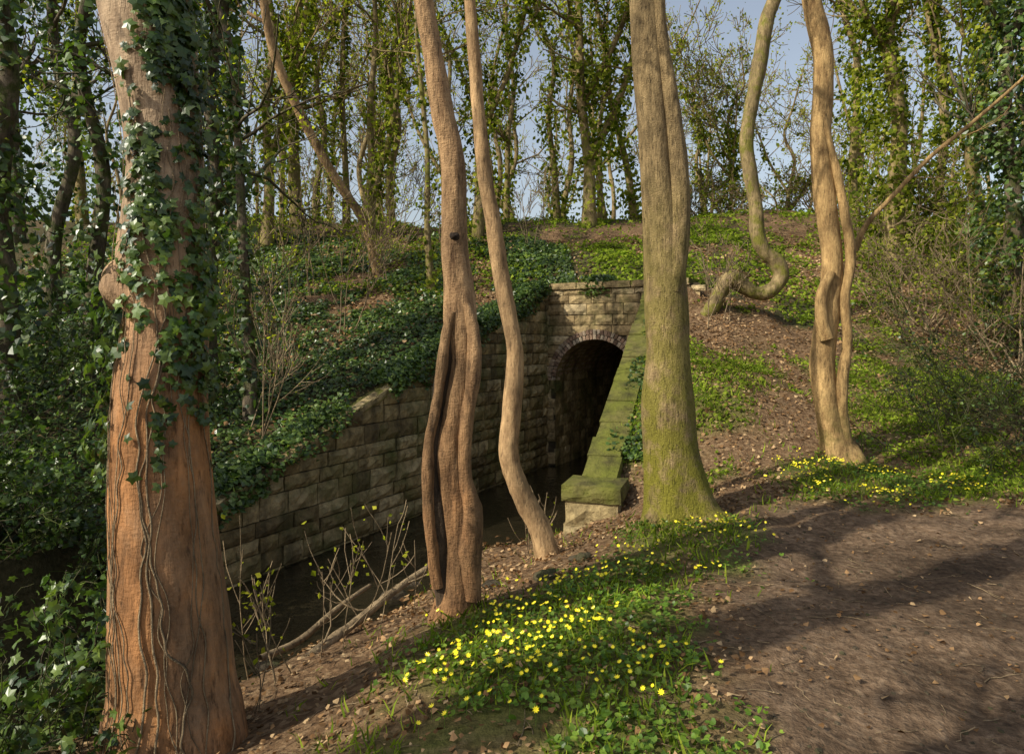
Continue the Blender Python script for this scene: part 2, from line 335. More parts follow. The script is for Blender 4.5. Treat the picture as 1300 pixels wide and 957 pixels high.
# ------------------------------------------------------------------ masonry
M_stone=stonemat("rock_faced_sandstone",[(.14,.105,.052),(.26,.195,.09),(.35,.27,.135),(.46,.365,.2)],.5)
M_stoneP=stonemat("portal_sandstone",[(.28,.2,.1),(.38,.28,.14),(.46,.345,.18),(.52,.41,.24)],.35)
M_mortar=stonemat("mortar",[(.07,.055,.035),(.09,.07,.045)],.3)
M_brick=stonemat("arch_brick",[(.16,.1,.07),(.26,.17,.115),(.34,.25,.175),(.4,.33,.24)],.1,.01)
M_mossy=stonemat("mossy_coping",[(.15,.12,.05),(.2,.16,.07)],1.15,.035,(.13,.145,.02))
def block(mb,o,u,n,w,h,mat=0,rough=.03,post=None,up=np.array([0,0,1.]),depth=.1,rnd=None):
    nu,nv=6,4
    us=np.concatenate([[0],np.linspace(0,1,nu),[1]]); vs=np.concatenate([[0],np.linspace(0,1,nv),[1]])
    U,Vv=np.meshgrid(us,vs); off=np.full(U.shape,-depth)
    e=np.ones((nv,nu)); e[0]=e[-1]=0; e[:,0]=e[:,-1]=0
    inner=e*(.25+.75*rng.random((nv,nu)))*rough+ (1-e)*rng.random((nv,nu))*rough*.15
    off[1:-1,1:-1]=inner
    jit=(rng.random(U.shape)-.5)*.012
    P=o+((U*w+jit)[...,None]*u)+((Vv*h+jit)[...,None]*up)+off[...,None]*n
    P=P.reshape(-1,3)
    if post is not None: P=post(P)
    a,b=U.shape; i,j=np.meshgrid(np.arange(a-1),np.arange(b-1),indexing='ij'); i=i.ravel(); j=j.ravel()
    mb.add(P,np.stack([i*b+j,i*b+j+1,(i+1)*b+j+1,(i+1)*b+j],-1),mat,rng.random() if rnd is None else rnd)
def v3(p,z=0): return np.array([p[0],p[1],z])
def courses(z0,z1):
    z=z0;o=[]
    while z<z1:
        h=.17+.1*rng.random(); o.append((z,h)); z+=h+.014
    return o
# left wing wall
mb=MB(); n3L=v3(-nL); u3=v3(uL); Lw=9.75; s0=-Lw
def clampL(P):
    P=P.copy(); P[:,2]=np.minimum(P[:,2],wtop(P[:,1])-.02); return P
for z,h in courses(-1.6,2.9):
    s=s0-rng.random()*.3
    while s<0:
        w=.24+.42*rng.random(); e=min(s+w,-.005); st=max(s,s0)
        if e-st>.06:
            o=v3(p0+uL*st-nL*(rng.random()-.5)*.03,z)
            if z<wtop(o[1]+(e-st)*.886)-.05: block(mb,o,u3,n3L,e-st,h,0,.065,clampL)
        s+=w+.016
ys=np.linspace(0,1,30); A=[v3(p0+uL*(s0*(1-t))+nL*.03,-1.6) for t in ys]; B=[v3(p[:2],wtop(p[1])-.03) for p in A]; Cc=[b+v3(nL)*.45 for b in B]; D=[v3(c_[:2],-1.6) for c_ in Cc]
Vv=np.array(A+B+Cc+D); n=30; ff=[]
for r in range(3):
    for k in range(n-1): ff.append((r*n+k,r*n+k+1,(r+1)*n+k+1,(r+1)*n+k))
ff.append((0,n,2*n,3*n)); mb.add(Vv,ff,1)
s=s0
while s<-.2:
    w=.45+.3*rng.random(); a=p0+uL*s; b=p0+uL*min(s+w,-.02); za=wtop(a[1]); zb=wtop(b[1])
    dvec=np.array([b[0]-a[0],b[1]-a[1],zb-za]); Lc=np.linalg.norm(dvec); dvec/=Lc; upv=unit(np.cross(dvec,v3(nL))); upv=upv*np.sign(upv[2])
    o=v3(a,za)-v3(nL)*.03-upv*(.11+.02*rng.random())
    block(mb,o,dvec,-v3(nL),Lc-.01,.09,0,.015,None,upv,.3,.6); block(mb,o+upv*.09,dvec,upv,Lc-.01,.34,2,.02,None,v3(nL),.1)
    s+=w
mb.obj("stone_retaining_wall",[M_stone,M_mortar,M_mossy])

# portal
mb=MB(); a3=v3(aP); b3=v3(bP); nf=-b3; tc_,RR,zs=1.15,.93,.72; ring=.22
def P3(t,z,s=0): return v3(p0+aP*t+bP*s,z)
def archpost(P):
    P=P.copy(); q=P[:,:2]-p0; t=q@aP; r_=RR+ring*.7
    dt=t-tc_; up=P[:,2]>zs; rr=np.hypot(dt,P[:,2]-zs); k=np.where(up&(rr<r_),r_/np.maximum(rr,1e-3),1)
    nt_=tc_+dt*k; nz=zs+(P[:,2]-zs)*k
    lo=(~up)&(np.abs(dt)<RR+.03); nt_=np.where(lo,tc_+np.sign(dt)*(RR+.03),nt_); nz=np.where(up,nz,P[:,2])
    P[:,:2]+= (nt_-t)[:,None]*aP; P[:,2]=nz; return P
for z,h in courses(-1.6,2.72):
    h=min(h,2.75-z)
    if h<.06: continue
    t=-.3-rng.random()*.3
    while t<3.3:
        w=.28+.34*rng.random(); zc=z+h/2; tcx=t+w/2
        inn=(zc<zs and abs(tcx-tc_)<RR) or (zc>=zs and math.hypot(tcx-tc_,zc-zs)<RR+.08)
        tooin = (zc<zs and t>tc_-RR-.02 and t+w<tc_+RR+.02)
        if not inn and not tooin: block(mb,P3(t,z),a3,nf,w,h,0,.045,archpost)
        t+=w+.014
N=40; th=np.linspace(math.pi,0,N); inn=[P3(tc_-RR-.02,-1.7,.04)]+[P3(tc_+(RR+.02)*math.cos(x),zs+(RR+.02)*math.sin(x),.04) for x in th]+[P3(tc_+RR+.02,-1.7,.04)]
outr=[P3(-.5,-1.7,.04)]+[P3(np.clip(tc_+(4)*math.cos(x),-.5,3.4),min(zs+4*math.sin(x),2.8) ,.04) for x in th]+[P3(3.4,-1.7,.04)]
k=len(inn); mb.add(np.array(inn+outr),[(q,q+1,k+q+1,k+q) for q in range(k-1)],1)
for t in np.arange(-.5,3.2,.62):
    w=.6; o=P3(t,2.76,-.07); block(mb,o,a3,nf,w,.14,0,.02,None,np.array([0,0,1.]),.1); block(mb,o+np.array([0,0,.14]),a3,np.array([0,0,1.]),w,.6,2,.03,None,b3,.1)
for rg in range(2):
    r0=RR+rg*.112; nb=int(math.pi*r0/.078)
    for q in range(nb):
        x=math.pi*(q+.08)/nb; c,s_=math.cos(x),math.sin(x); x2=math.pi/nb*.84
        rad=a3*c+np.array([0,0,s_]); tan=-a3*s_+np.array([0,0,c])
        o=P3(tc_,zs,-.035-.01*rng.random())+rad*r0
        block(mb,o,rad,nf,.1,x2*r0,3,.006,None,tan,.09)
bar=[]; prof=[(tc_-RR,-1.7),(tc_-RR,-.4)]+[(tc_+RR*math.cos(x),zs+RR*math.sin(x)) for x in th]+[(tc_+RR,-.4),(tc_+RR,-1.7)]
sd=[-.035,.6,1.5,3,6,14]; k=len(prof)
for d in sd: bar+= [P3(a,b,d) for a,b in prof]
mb.add(np.array(bar),[(r*k+q,r*k+q+1,(r+1)*k+q+1,(r+1)*k+q) for r in range(len(sd)-1) for q in range(k-1)],4,.35,False)
mb.add(np.array([P3(a,b,14) for a,b in prof]),[tuple(range(k))],1)
for z in np.arange(-1.3,zs,.25):
    s=.0+(.2 if int(round(z/.25))%2 else 0)
    while s<4:
        block(mb,P3(tc_-RR-.0,z,s),b3,a3,.42,.235,4,.03,None,depth=.05); s+=.435
nb=14
for q in range(nb):
    x=math.pi-(q+.05)*math.pi/2/nb; rad=a3*math.cos(x)+np.array([0,0,math.sin(x)]); tan=(a3*math.sin(x)*1+np.array([0,0,-math.cos(x)]))
    s=.03+.11*(q%2)
    while s<3.5:
        block(mb,P3(tc_,zs,s)+rad*(RR+.0),b3,-rad,.225,math.pi/2/nb*RR*.9,3,.006,None,tan,.03); s+=.235
mb.obj("stone_tunnel_portal",[M_stoneP,M_mortar,M_mossy,M_brick,M_stone])

# right wing wall + coping + pier
mb=MB(); u3=v3(uR); LR=np.linalg.norm(R1-R0); slope=(2.65+.06)/LR
def clampR(P):
    P=P.copy(); P[:,2]=np.minimum(P[:,2],ctop(P[:,1])-.15); return P
for z,h in courses(-1.6,2.6):
    s=rng.random()*-.3
    while s<LR:
        w=.32+.34*rng.random(); st=max(s,0); e=min(s+w,LR)
        if e-st>.08:
            o=v3(R0+uR*st,z)
            if z<ctop(o[1]+(e-st)*uR[1])-.2: block(mb,o,u3,-v3(nR),e-st,h,0,.035,clampR)
        s+=w+.014
q=[v3(R0+nR*.03,-1.7),v3(R1+nR*.03,-1.7),v3(R1+nR*.03,2.45),v3(R0+nR*.03,-.25),v3(R0+nR*.38,-.25),v3(R1+nR*.38,2.45),v3(R1+nR*.38,-1.7),v3(R0+nR*.38,-1.7)]
mb.add(np.array(q),[(0,1,2,3),(3,2,5,4),(4,5,6,7),(0,3,4,7)],1)
dv=unit(np.array([uR[0],uR[1],slope])); upv=unit(np.cross(v3(nR),dv)); s=0; Ls=LR*math.hypot(1,slope)
while s<Ls-.1:
    w=min(.4+.35*rng.random(),Ls-s); o=v3(R0,-.06)+dv*s-v3(nR)*(.04+.03*rng.random())-upv*.15+upv*.035*rng.random()
    block(mb,o,dv,-v3(nR),w-.014,.15,2,.02,None,upv,.2)
    block(mb,o+upv*.15,dv,upv,w-.014,.42,2,.04,None,v3(nR),.12)
    block(mb,o+v3(nR)*.42,dv,v3(nR),w-.014,.15,2,.02,None,upv,.2); s+=w
def rbox(mb,c,u,n,w,d,z0,z1,mat,r=.02):
    c=v3(c); Z=np.array([0,0,1.])
    for sg,uu,nn,ww,dd in ((1,u,-n,w,d),(1,u,n,w,d),(1,n,u,d,w),(1,n,-u,d,w)):
        o=c-uu*ww/2+nn*dd/2; o[2]=z0; block(mb,o,uu,nn,ww,z1-z0,mat,r,None,Z,.02)
    o=c-u*w/2-n*d/2; o[2]=z1; block(mb,o,u,Z,w,d,mat,r,None,n,.02)
n3=v3(nR); pc=R0+nR*.16-uR*.22
rbox(mb,pc,n3,u3,.64,.56,-1.1,-.5,0,.03); rbox(mb,pc,n3,u3,.6,.54,-.5,-.24,0,.04); rbox(mb,pc,n3,u3,.68,.6,-.23,-.05,2,.04)
mb.obj("stone_wing_wall",[M_stone,M_mortar,M_mossy])

# ------------------------------------------------------------------ main trees
M_b1=barkmat("pale_orange_bark",(.2,.13,.075),(.52,.38,.24),low=(.36,.17,.065),lowz=(1.2,2.3),bscale=.8,bd=.014)
M_b2=barkmat("tan_bark",(.12,.065,.03),(.46,.29,.145),low=(.27,.14,.06),lowz=(.6,1.8),bd=.022)
M_b3=barkmat("smooth_tan_bark",(.18,.105,.048),(.5,.33,.165),bd=.012)
M_b4=barkmat("mossy_bark",(.13,.09,.04),(.42,.3,.145),moss=(.22,.2,.025),mz=(.5,3.3),mamt=.72,bscale=1.3,bd=.04)
M_b5=barkmat("golden_bark",(.16,.09,.035),(.52,.345,.145),moss=(.14,.13,.03),mz=(0,1),bd=.018)
M_b6=barkmat("mossy_limb_bark",(.13,.095,.04),(.36,.27,.13),moss=(.18,.17,.03),mz=(8,9),mamt=.4)
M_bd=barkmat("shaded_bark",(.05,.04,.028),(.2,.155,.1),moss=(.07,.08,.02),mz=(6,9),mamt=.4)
M_hollow_shade=barkmat("hollow_shade_bark",(.018,.012,.009),(.09,.06,.035))  # near-black bark: shade inside the crevice and knot painted as colour
def track(rows,d,dd=0):
    rows=np.array(rows,float); n=len(rows); P=[];R=[]
    for k,(x,y,w) in enumerate(rows):
        dep=d+dd*k/(n-1); P.append(S(x,y,dep)); R.append(w*dep/F/2)
    return np.array(P),np.array(R)
def topcrown(mb,C,R,n=7,L=3,lv=3,leaf=400,mat=0,lm=2,zmin=5.0,nch=5):
    ks=np.where(C[:,2]>min(zmin,C[:,2].max()-1))[0]; k=rng.choice(ks,n).clip(0,len(C)-2)
    D=rng.normal(size=(n,3))*[1,1,.3]+[0,0,.9]
    E=crown(mb,C[k],D,np.full(n,L)*(.6+.6*rng.random(n)),R[k]*.45,lv,nch,mat=mat)
    if leaf:
        Q=E[-1][:,2:].reshape(-1,3); q=Q[rng.integers(0,len(Q),leaf)]+rng.normal(size=(leaf,3))*.06
        leaves(mb,q,rng.normal(size=(leaf,3)),.05+.04*rng.random(leaf),T_DIA,lm)
    return E
def surf_leaves(mb,C,R,n,zr,phi0,phis,size,mat,off=(.005,.07),T=T_IVY,dens=None):
    zz=zr[0]+(zr[1]-zr[0])*rng.random(n*3); ph=phi0+phis*rng.normal(size=n*3)
    if dens is not None:
        k=rng.random(n*3)<dens(zz,ph); zz=zz[k][:n]; ph=ph[k][:n]
    else: zz=zz[:n];ph=ph[:n]
    o=np.argsort(C[:,2]); cx=np.interp(zz,C[o,2],C[o,0]); cy=np.interp(zz,C[o,2],C[o,1]); r=np.interp(zz,C[o,2],R[o])
    D=np.column_stack([np.cos(ph),np.sin(ph),np.zeros(len(ph))]); r=r+off[0]+(off[1]-off[0])*rng.random(len(r))**1.5
    pos=np.column_stack([cx,cy,zz])+D*r[:,None]
    nrm=D+rng.normal(size=D.shape)*.38+[0,0,.25]
    upv=np.column_stack([-D[:,1],D[:,0],0*ph])+rng.normal(size=D.shape)*.35
    leaves(mb,pos,nrm,size[0]+(size[1]-size[0])*rng.random(len(pos))**1.5,T,mat,None,-upv)
# ivy wrapped tree, left foreground
mb=MB()
P,R=track([(228,985,205),(222,910,168),(220,867,150),(216,800,142),(209,700,127),(203,600,119),(204,500,110),(211,400,103),(205,335,108),(209,260,98),(210,200,93),(200,100,99),(184,0,112),(165,-100,105),(140,-300,95),(110,-600,80),(100,-950,55)],3.3)
P[0][2]=-.75
C1,R1_=tube(mb,P,R,0,56,260,.05,1.5,.09,.25,1,.02)
Pb,Rb=track([(222,395,64),(190,374,76),(160,356,62),(146,346,44),(138,341,22)],3.28,-.02); tube(mb,Pb,Rb,0,24,30,.25,2.5,fine=.1)
def dens(z,ph):
    nn=vn(np.column_stack([z*2.6,ph*2.0,0*z+3]))+.6*vn(np.column_stack([z*7,ph*5,0*z+8])); top=sm((z-1.2)/.5)*(1-.3*sm((z-2.6)/.5))
    return np.clip(top*(.5+.9*nn)+(1-top)*.1*(nn>.1),0,1)
surf_leaves(mb,C1,R1_,1100,(.9,3.6),-.85,.45,(.03,.075),2,(.006,.045),dens=dens)
surf_leaves(mb,C1,R1_,380,(1.2,3.6),-.25,.3,(.03,.075),2,(.006,.08))
surf_leaves(mb,C1,R1_,170,(1.5,2.7),-1.6,.35,(.03,.06),2,(.003,.015),dens=dens)
surf_leaves(mb,C1,R1_,150,(.95,2.0),-2.9,.3,(.04,.085),2,(.01,.13))
surf_leaves(mb,C1,R1_,700,(3.6,6.5),-.6,.9,(.05,.09),2,(.01,.08))
o=np.argsort(C1[:,2])
for k in range(14):
    zt=2.2+rng.random()*1.4 if k<9 else 1.0+rng.random()
    zz=np.linspace(-.4,zt,30); ph=-2.6+2.5*rng.random()+np.cumsum(rng.normal(size=30))*.07
    r=np.interp(zz,C1[o,2],R1_[o])*1.015+.003; pts=np.column_stack([np.interp(zz,C1[o,2],C1[o,0])+np.cos(ph)*r,np.interp(zz,C1[o,2],C1[o,1])+np.sin(ph)*r,zz])
    tube(mb,pts,np.linspace(.005,.0025,30)*(.4+.9*rng.random()),3,6,90,.1,3)
topcrown(mb,C1,R1_,6,2.5,3,120,0,2,5.6)
mb.obj("ivy_covered_tree",[M_b1,M_ivy,M_ivy,M_twig])
# split twisted trunk
mb=MB()
P,R=track([(578,800,74),(578,780,60),(580,740,46),(584,690,44),(578,630,44),(572,575,38),(580,520,34),(588,460,32),(586,420,38),(583,380,40),(577,330,36),(577,280,33),(574,200,30),(562,145,28),(548,60,26),(538,0,26),(528,-100,24),(540,-400,20),(520,-850,12)],4.5)
C,Rr=tube(mb,P,R,0,32,260,.16,2.2,.12,.2,2,.07)
P,R=track([(566,770,26),(560,720,24),(556,660,26),(549,600,24),(552,550,22),(560,490,20),(567,440,18),(575,395,16)],4.47); tube(mb,P,R,1,16,110,.2,2,fine=.09)
P,R=track([(556,745,14),(547,680,16),(543,610,16),(545,560,14),(556,500,14),(566,430,14),(574,395,12)],4.42); tube(mb,P,R,0,14,110,.2,2,seed=4,fine=.09)
P,R=track([(600,760,22),(597,700,28),(600,650,26),(590,600,18),(592,540,18),(602,470,18),(600,420,16),(592,385,12)],4.42); tube(mb,P,R,0,16,110,.18,2,seed=9,fine=.08)
P,R=track([(578,302,14),(577,300,11),(577,299,8)],4.5,-.0); P[:,1]-=[.06,.085,.092]; tube(mb,P,R,1,12,6,.05,2)
topcrown(mb,C,Rr,6,2.2,3,100,0,2,5.5)
mb.obj("twisted_split_tree",[M_b2,M_hollow_shade,M_spring])
# slender bent tree
mb=MB(); P,R=track([(698,718,44),(694,700,33),(684,668,28),(664,630,27),(646,580,25),(649,520,24),(654,450,22),(640,370,21),(626,285,20),(613,200,18),(604,100,16),(596,0,15),(588,-100,14),(575,-350,12),(590,-700,8)],6)
C,Rr=tube(mb,P,R,0,20,200,.13,2,.1,.15,3,.06); topcrown(mb,C,Rr,6,2,3,100,0,1,6.0)
mb.obj("slender_bent_tree",[M_b3,M_spring])
# large mossy tree
mb=MB(); P,R=track([(872,690,150),(868,664,118),(863,640,92),(856,600,77),(851,560,70),(848,510,68),(848,450,54),(846,400,53),(841,300,48),(834,230,42),(829,160,40),(824,90,40),(819,0,38),(815,-100,38),(800,-400,32),(810,-800,16)],6.3)
C,Rr=tube(mb,P,R,0,48,240,.07,1.6,.13,.22,4,.04); topcrown(mb,C,Rr,8,3,3,120,0,1,6.3)
P,R=track([(850,370,34),(859,300,31),(862,240,28),(858,180,25),(850,120,21),(841,60,19),(836,0,18),(842,-100,18),(880,-300,18),(900,-600,10)],6.22); C,Rr=tube(mb,P,R,0,22,120,.08,2,fine=.05); topcrown(mb,C,Rr,5,2.5,3,100,0,1,6.3)
for pts in ([(868,640,60),(895,655,34),(922,662,22),(950,672,8)],[(850,640,50),(828,664,30),(808,684,16),(795,700,6)],[(872,650,44),(880,676,26),(893,700,10)]):
    P,R=track(pts,6.25,-.25)
    for q in range(1,len(P)): P[q][2]=min(P[q][2],H([P[q][0]],[P[q][1]])[0]+.02)
    tube(mb,P,R,0,14,24,.1,2)
mb.obj("large_mossy_tree",[M_b4,M_spring])
# twisting double tree
mb=MB(); P,R=track([(1076,600,66),(1068,576,48),(1060,553,34),(1049,515,30),(1044,470,30),(1049,420,29),(1054,385,28),(1056,335,26),(1052,290,25),(1046,240,25),(1042,170,24),(1045,110,23),(1046,65,25),(1034,15,23),(1030,-40,22),(1040,-250,18),(1020,-500,10)],8.3)
C,Rr=tube(mb,P,R,0,22,220,.15,2,.12,.2,5,.06); topcrown(mb,C,Rr,7,2.5,3,150,0,1,6.6)
P,R=track([(1078,590,18),(1071,540,14),(1069,490,14),(1076,430,13),(1072,380,13),(1080,330,13),(1074,280,12),(1064,225,11),(1053,180,9),(1046,145,6)],8.2); tube(mb,P,R,0,12,100,.15,2)
P,R=track([(1050,430,18),(1043,405,16),(1044,372,14),(1056,345,12)],8.17); tube(mb,P,R,0,12,24,.15,2)
mb.obj("twisting_double_tree",[M_b5,M_spring])
# serpentine
mb=MB(); P,R=track([(898,402,20),(908,384,18),(922,358,20),(934,356,23),(948,366,20),(964,372,18),(982,366,18),(992,350,19),(985,332,19),(970,318,18),(961,296,18),(960,262,17),(953,222,17),(948,180,17),(955,130,17),(965,75,18),(974,25,18),(990,-30,17),(1000,-150,14),(985,-320,8)],13.4)
b=P[0].copy(); b[0]-=.12; b[2]=H([b[0]],[b[1]])[0]-.25; P=np.vstack([[b],P[1:]])
C,Rr=tube(mb,P,R,0,18,260,.14,2,0,.2,6,.07); topcrown(mb,C,Rr,5,2,3,100,0,1,8.6)
mb.obj("serpentine_tree",[M_b6,M_spring])
mb=MB(); b=S(482,330,17); b[2]=H([b[0]],[b[1]])[0]-.1
P,R=track([(482,330,13),(463,283,12),(436,242,12),(405,190,12),(374,130,12),(346,60,12),(333,-20,11),(330,-150,9),(345,-350,5)],17,-3); P[0]=b
C,Rr=tube(mb,P,R,0,14,100,.1,2); topcrown(mb,C,Rr,5,2.5,3,200,0,1,8); mb.obj("curved_tree",[M_b3,M_spring])
mb=MB(); P,R=track([(1085,318,9),(1100,285,7),(1130,252,6),(1180,200,5.5),(1235,155,5),(1300,98,4),(1380,20,3)],8.6,-.4); C,Rr=tube(mb,P,R,0,10,60,.1,3); crown(mb,C[[25,32,40,50]],rng.normal(size=(4,3))+[.5,0,.5],np.full(4,.8),np.full(4,.006),2,3,rmin=.003)
mb.obj("leaning_branch",[M_b5,M_spring])

# ------------------------------------------------------------------ ivy-clad background trees
def ivy_tree(mb,x,y,h,r,ivR,nl,lean=(0,0),itop=.8,leafsz=.11,L=2.6,lv=3,nb=8,nch=4,spring=500,wig=.25,seed=0,fork=0,mats=(0,1,2)):
    z0=H([x],[y])[0]-.15; K=7; ts=np.linspace(0,1,K)
    P=np.column_stack([x+lean[0]*h*ts+wig*rng.normal(size=K)*ts,y+lean[1]*h*ts+wig*rng.normal(size=K)*ts,z0+h*ts]); R=r*(1-.75*ts)
    R[0]*=1.3
    C,Rr=tube(mb,P,R,mats[0],10,40,.12,2,0,.3,seed)
    stems=[(C,Rr)]
    for f in range(fork):
        k=int(40*(.1+.25*rng.random())); d=rng.normal(size=2)*.25
        Q=np.array([C[k]+np.array([d[0]*h*.6*t**.7,d[1]*h*.3*t,h*.62*t]) for t in np.linspace(0,1,5)]); c2,r2=tube(mb,Q,Rr[k]*.7*np.linspace(1,.3,5),mats[0],8,30,.1,2); stems.append((c2,r2))
    for C_,R_ in stems:
        nn=int(nl/len(stems)**.5)
        if ivR>0 and nn>0:
            t=rng.random(nn)*itop; u=t*(len(C_)-1); k=u.astype(int).clip(0,len(C_)-2); c=C_[k]+(C_[k+1]-C_[k])*(u-k)[:,None]
            ph=rng.random(nn)*2*np.pi; D=np.column_stack([np.cos(ph),np.sin(ph),np.zeros(nn)])
            nz=vn(np.column_stack([c[:,2]*1.1+seed,ph*.9,np.full(nn,seed*3.1)]))+.5*vn(np.column_stack([c[:,2]*3.3,ph*2.1,np.full(nn,seed*1.1)]))
            lump=.5+1.0*np.clip(nz,-.5,1.1)
            kp=rng.random(nn)<.5+1.0*nz
            rad=R_[k]+ivR*lump*(.25+.75*rng.random(nn)**.6)*(1.15-.6*t/itop)
            pos=(c+D*rad[:,None]+rng.normal(size=(nn,3))*.06)[kp]; D=D[kp]; nn=len(D)
            leaves(mb,pos,D+rng.normal(size=(nn,3))*.6+[0,0,.4],leafsz*(.6+.8*rng.random(nn)),T_MID if y<11 else T_DIA,mats[1])
        n=nb; k=(len(C_)*(.3+.68*rng.random(n))).astype(int).clip(0,len(C_)-2)
        D=rng.normal(size=(n,3))*[1,1,.35]+[0,0,.75]
        E=crown(mb,C_[k],D,L*(.5+.7*rng.random(n)),np.maximum(R_[k]*.5,.015),lv,nch,mat=mats[0],rmin=.0045+.0003*y)
        if ivR>0:
            Q=E[0][:,:4].reshape(-1,3); m_=int(nl*.14); q=Q[rng.integers(0,len(Q),m_)]+rng.normal(size=(m_,3))*.18; leaves(mb,q,rng.normal(size=(m_,3))+[0,0,.5],leafsz*(.6+.8*rng.random(m_)),T_DIA,mats[1])
        if spring:
            Q=E[-1][:,1:].reshape(-1,3); q=Q[rng.integers(0,len(Q),spring)]+rng.normal(size=(spring,3))*.1
            leaves(mb,q,rng.normal(size=(spring,3))+[0,0,.4],(.048+.0017*y)*(.6+.8*rng.random(spring)),T_DIA,mats[2])
def X_(px,d): return (px-650)*d/F
lst=[
(12,8.5,9,.16,.45,3400,.0,.95,0,1),(66,14,11,.16,.5,2800,.04,.9,0,1),(118,10,10,.13,.22,1500,-.03,.8,0,1),(266,10.5,10,.15,.4,3200,.02,.9,0,1),(318,9.5,8,.09,.14,900,-.05,.7,0,1),
(338,19,12,.16,.4,2000,.03,.8,1,0),(378,21,12,.2,.55,3000,0,.9,0,0),(402,25,12,.15,.4,1400,.05,.85,0,0),(440,22,12,.12,.2,600,-.03,.8,1,0),(470,20,12,.13,.22,900,.03,.7,1,0),(498,25,12,.15,.35,1000,.02,.8,1,0),
(548,15.5,10,.08,.12,400,-.03,.8,0,0),(606,20.5,12,.16,.5,2500,.0,.85,1,0),(642,27,12,.13,.2,600,.03,.7,1,0),(708,24,12,.13,.45,2000,-.05,.95,0,0),
(748,21.5,12,.2,.45,3000,-.04,.95,2,0),(806,23,12,.13,.4,2200,-.16,.95,0,0),(895,30,8,.12,.15,250,-.05,.5,2,0),(925,26,6.5,.1,.4,800,.05,.6,2,0),(1000,31,7.5,.12,.2,250,.04,.5,2,0),
(1085,22,11,.16,.6,2600,.0,.95,0,0),(1135,18,12,.25,1.0,8500,.0,.95,0,0),(1190,22,10,.15,.5,2200,.0,.95,1,0),(1240,17,11,.2,.85,6000,.02,.95,0,0),(1292,13,9,.2,.7,5600,.0,.95,0,1),
(1400,12,9,.2,.7,3000,0,.9,0,1),(-60,12,10,.2,.5,2400,0,.9,0,1),(165,18,11,.15,.5,2200,.03,.9,1,1),(225,22,12,.16,.45,1900,.02,.9,1,0),(290,24,12,.14,.4,1400,.03,.9,1,0),(105,22,12,.16,.5,2000,-.04,.9,1,0),(20,19,11,.2,.55,2600,.0,.9,1,1)]
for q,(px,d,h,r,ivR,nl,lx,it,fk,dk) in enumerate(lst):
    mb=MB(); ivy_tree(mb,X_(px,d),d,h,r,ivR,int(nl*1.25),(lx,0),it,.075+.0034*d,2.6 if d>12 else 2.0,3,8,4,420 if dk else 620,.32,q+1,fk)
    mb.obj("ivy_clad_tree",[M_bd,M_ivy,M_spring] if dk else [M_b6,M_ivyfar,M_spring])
for (x,y,h,r,iv_,nl,L) in ((-3.8,.85,11,.34,.08,500,1.4),(-3.4,-.25,9,.13,.05,200,1.2),(-6.4,5.6,4.5,.2,.6,2500,1.2),(-9.5,7.5,6,.2,.6,2500,1.5)):  # out of view: path-shadow casters, then trees added to shade the left bank
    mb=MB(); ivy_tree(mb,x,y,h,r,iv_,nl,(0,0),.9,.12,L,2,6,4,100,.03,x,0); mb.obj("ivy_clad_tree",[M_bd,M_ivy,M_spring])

# distant woodland
mb=MB()
for q in range(62):
    d=29+28*rng.random(); px=rng.random()*1900-300
    if 640<px<700 or 865<px<1040:
        if rng.random()<.65: continue
    tall=1.0 if not(840<px<1060) else .5
    iv=.5*rng.random() if rng.random()<.4 else 0
    ivy_tree(mb,X_(px,d),d,(10+5*rng.random())*tall,.17,iv,600,(.06*rng.normal(),0),.75,.22,3.2*tall+.4,3,7,4,430,.45,q+50,1 if q%2 else 0)
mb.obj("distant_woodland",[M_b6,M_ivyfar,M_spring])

# understorey shrubs
def shrub(mb,x,y,n,L,r,spread,lv,nch,nleaf,lsz,mats=(0,1),wob=.35,upw=.05,T=T_DIA):
    P=np.column_stack([x+rng.normal(size=n)*.15,y+rng.normal(size=n)*.15,np.zeros(n)]); P[:,2]=H(P[:,0],P[:,1])-.03
    D=rng.normal(size=(n,3))*[spread,spread,.2]+[0,0,1]
    E=crown(mb,P,D,L*(.6+.6*rng.random(n)),np.full(n,r),lv,nch,wob,upw,.6,mats[0],rmin=.002+.0003*y)
    Q=np.concatenate([e.reshape(-1,3) for e in E[1:]] or [E[0].reshape(-1,3)])
    if nleaf:
        q=Q[rng.integers(0,len(Q),nleaf)]+rng.normal(size=(nleaf,3))*lsz*.8
        leaves(mb,q,rng.normal(size=(nleaf,3))+[0,0,.7],lsz*(.6+.8*rng.random(nleaf)),T,mats[1])
for (px,d,L,sp,nl,ls) in ((1165,14,2.1,1.2,1500,.06),(1235,13,2.3,1.3,2400,.06),(1290,11.5,2.3,1.2,2600,.06),(1120,19,2.4,1.2,2000,.09),(1210,20,2.4,1.2,2300,.09),(925,23,1.4,1,1000,.09),(1045,24,1.6,1,1000,.1),(880,24,1.3,1,700,.09)):
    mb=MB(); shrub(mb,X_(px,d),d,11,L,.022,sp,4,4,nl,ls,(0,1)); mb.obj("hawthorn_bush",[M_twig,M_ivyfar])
for (px,d,L,nl) in ((355,11,2.4,150),(335,9,1.8,80),(440,13,2.2,260),(395,15,2.6,400),(470,16,2,400),(310,14,2.5,400),(230,12,2,400),(500,18,2.4,300),(560,19,2.0,150),(905,13,1.5,30),(680,19,1.6,80)):
    mb=MB(); shrub(mb,X_(px,d),d,4,L,.012,.35,3,5,nl,.05,(0,1),.2,.15); mb.obj("bare_sapling",[M_twig,M_spring])
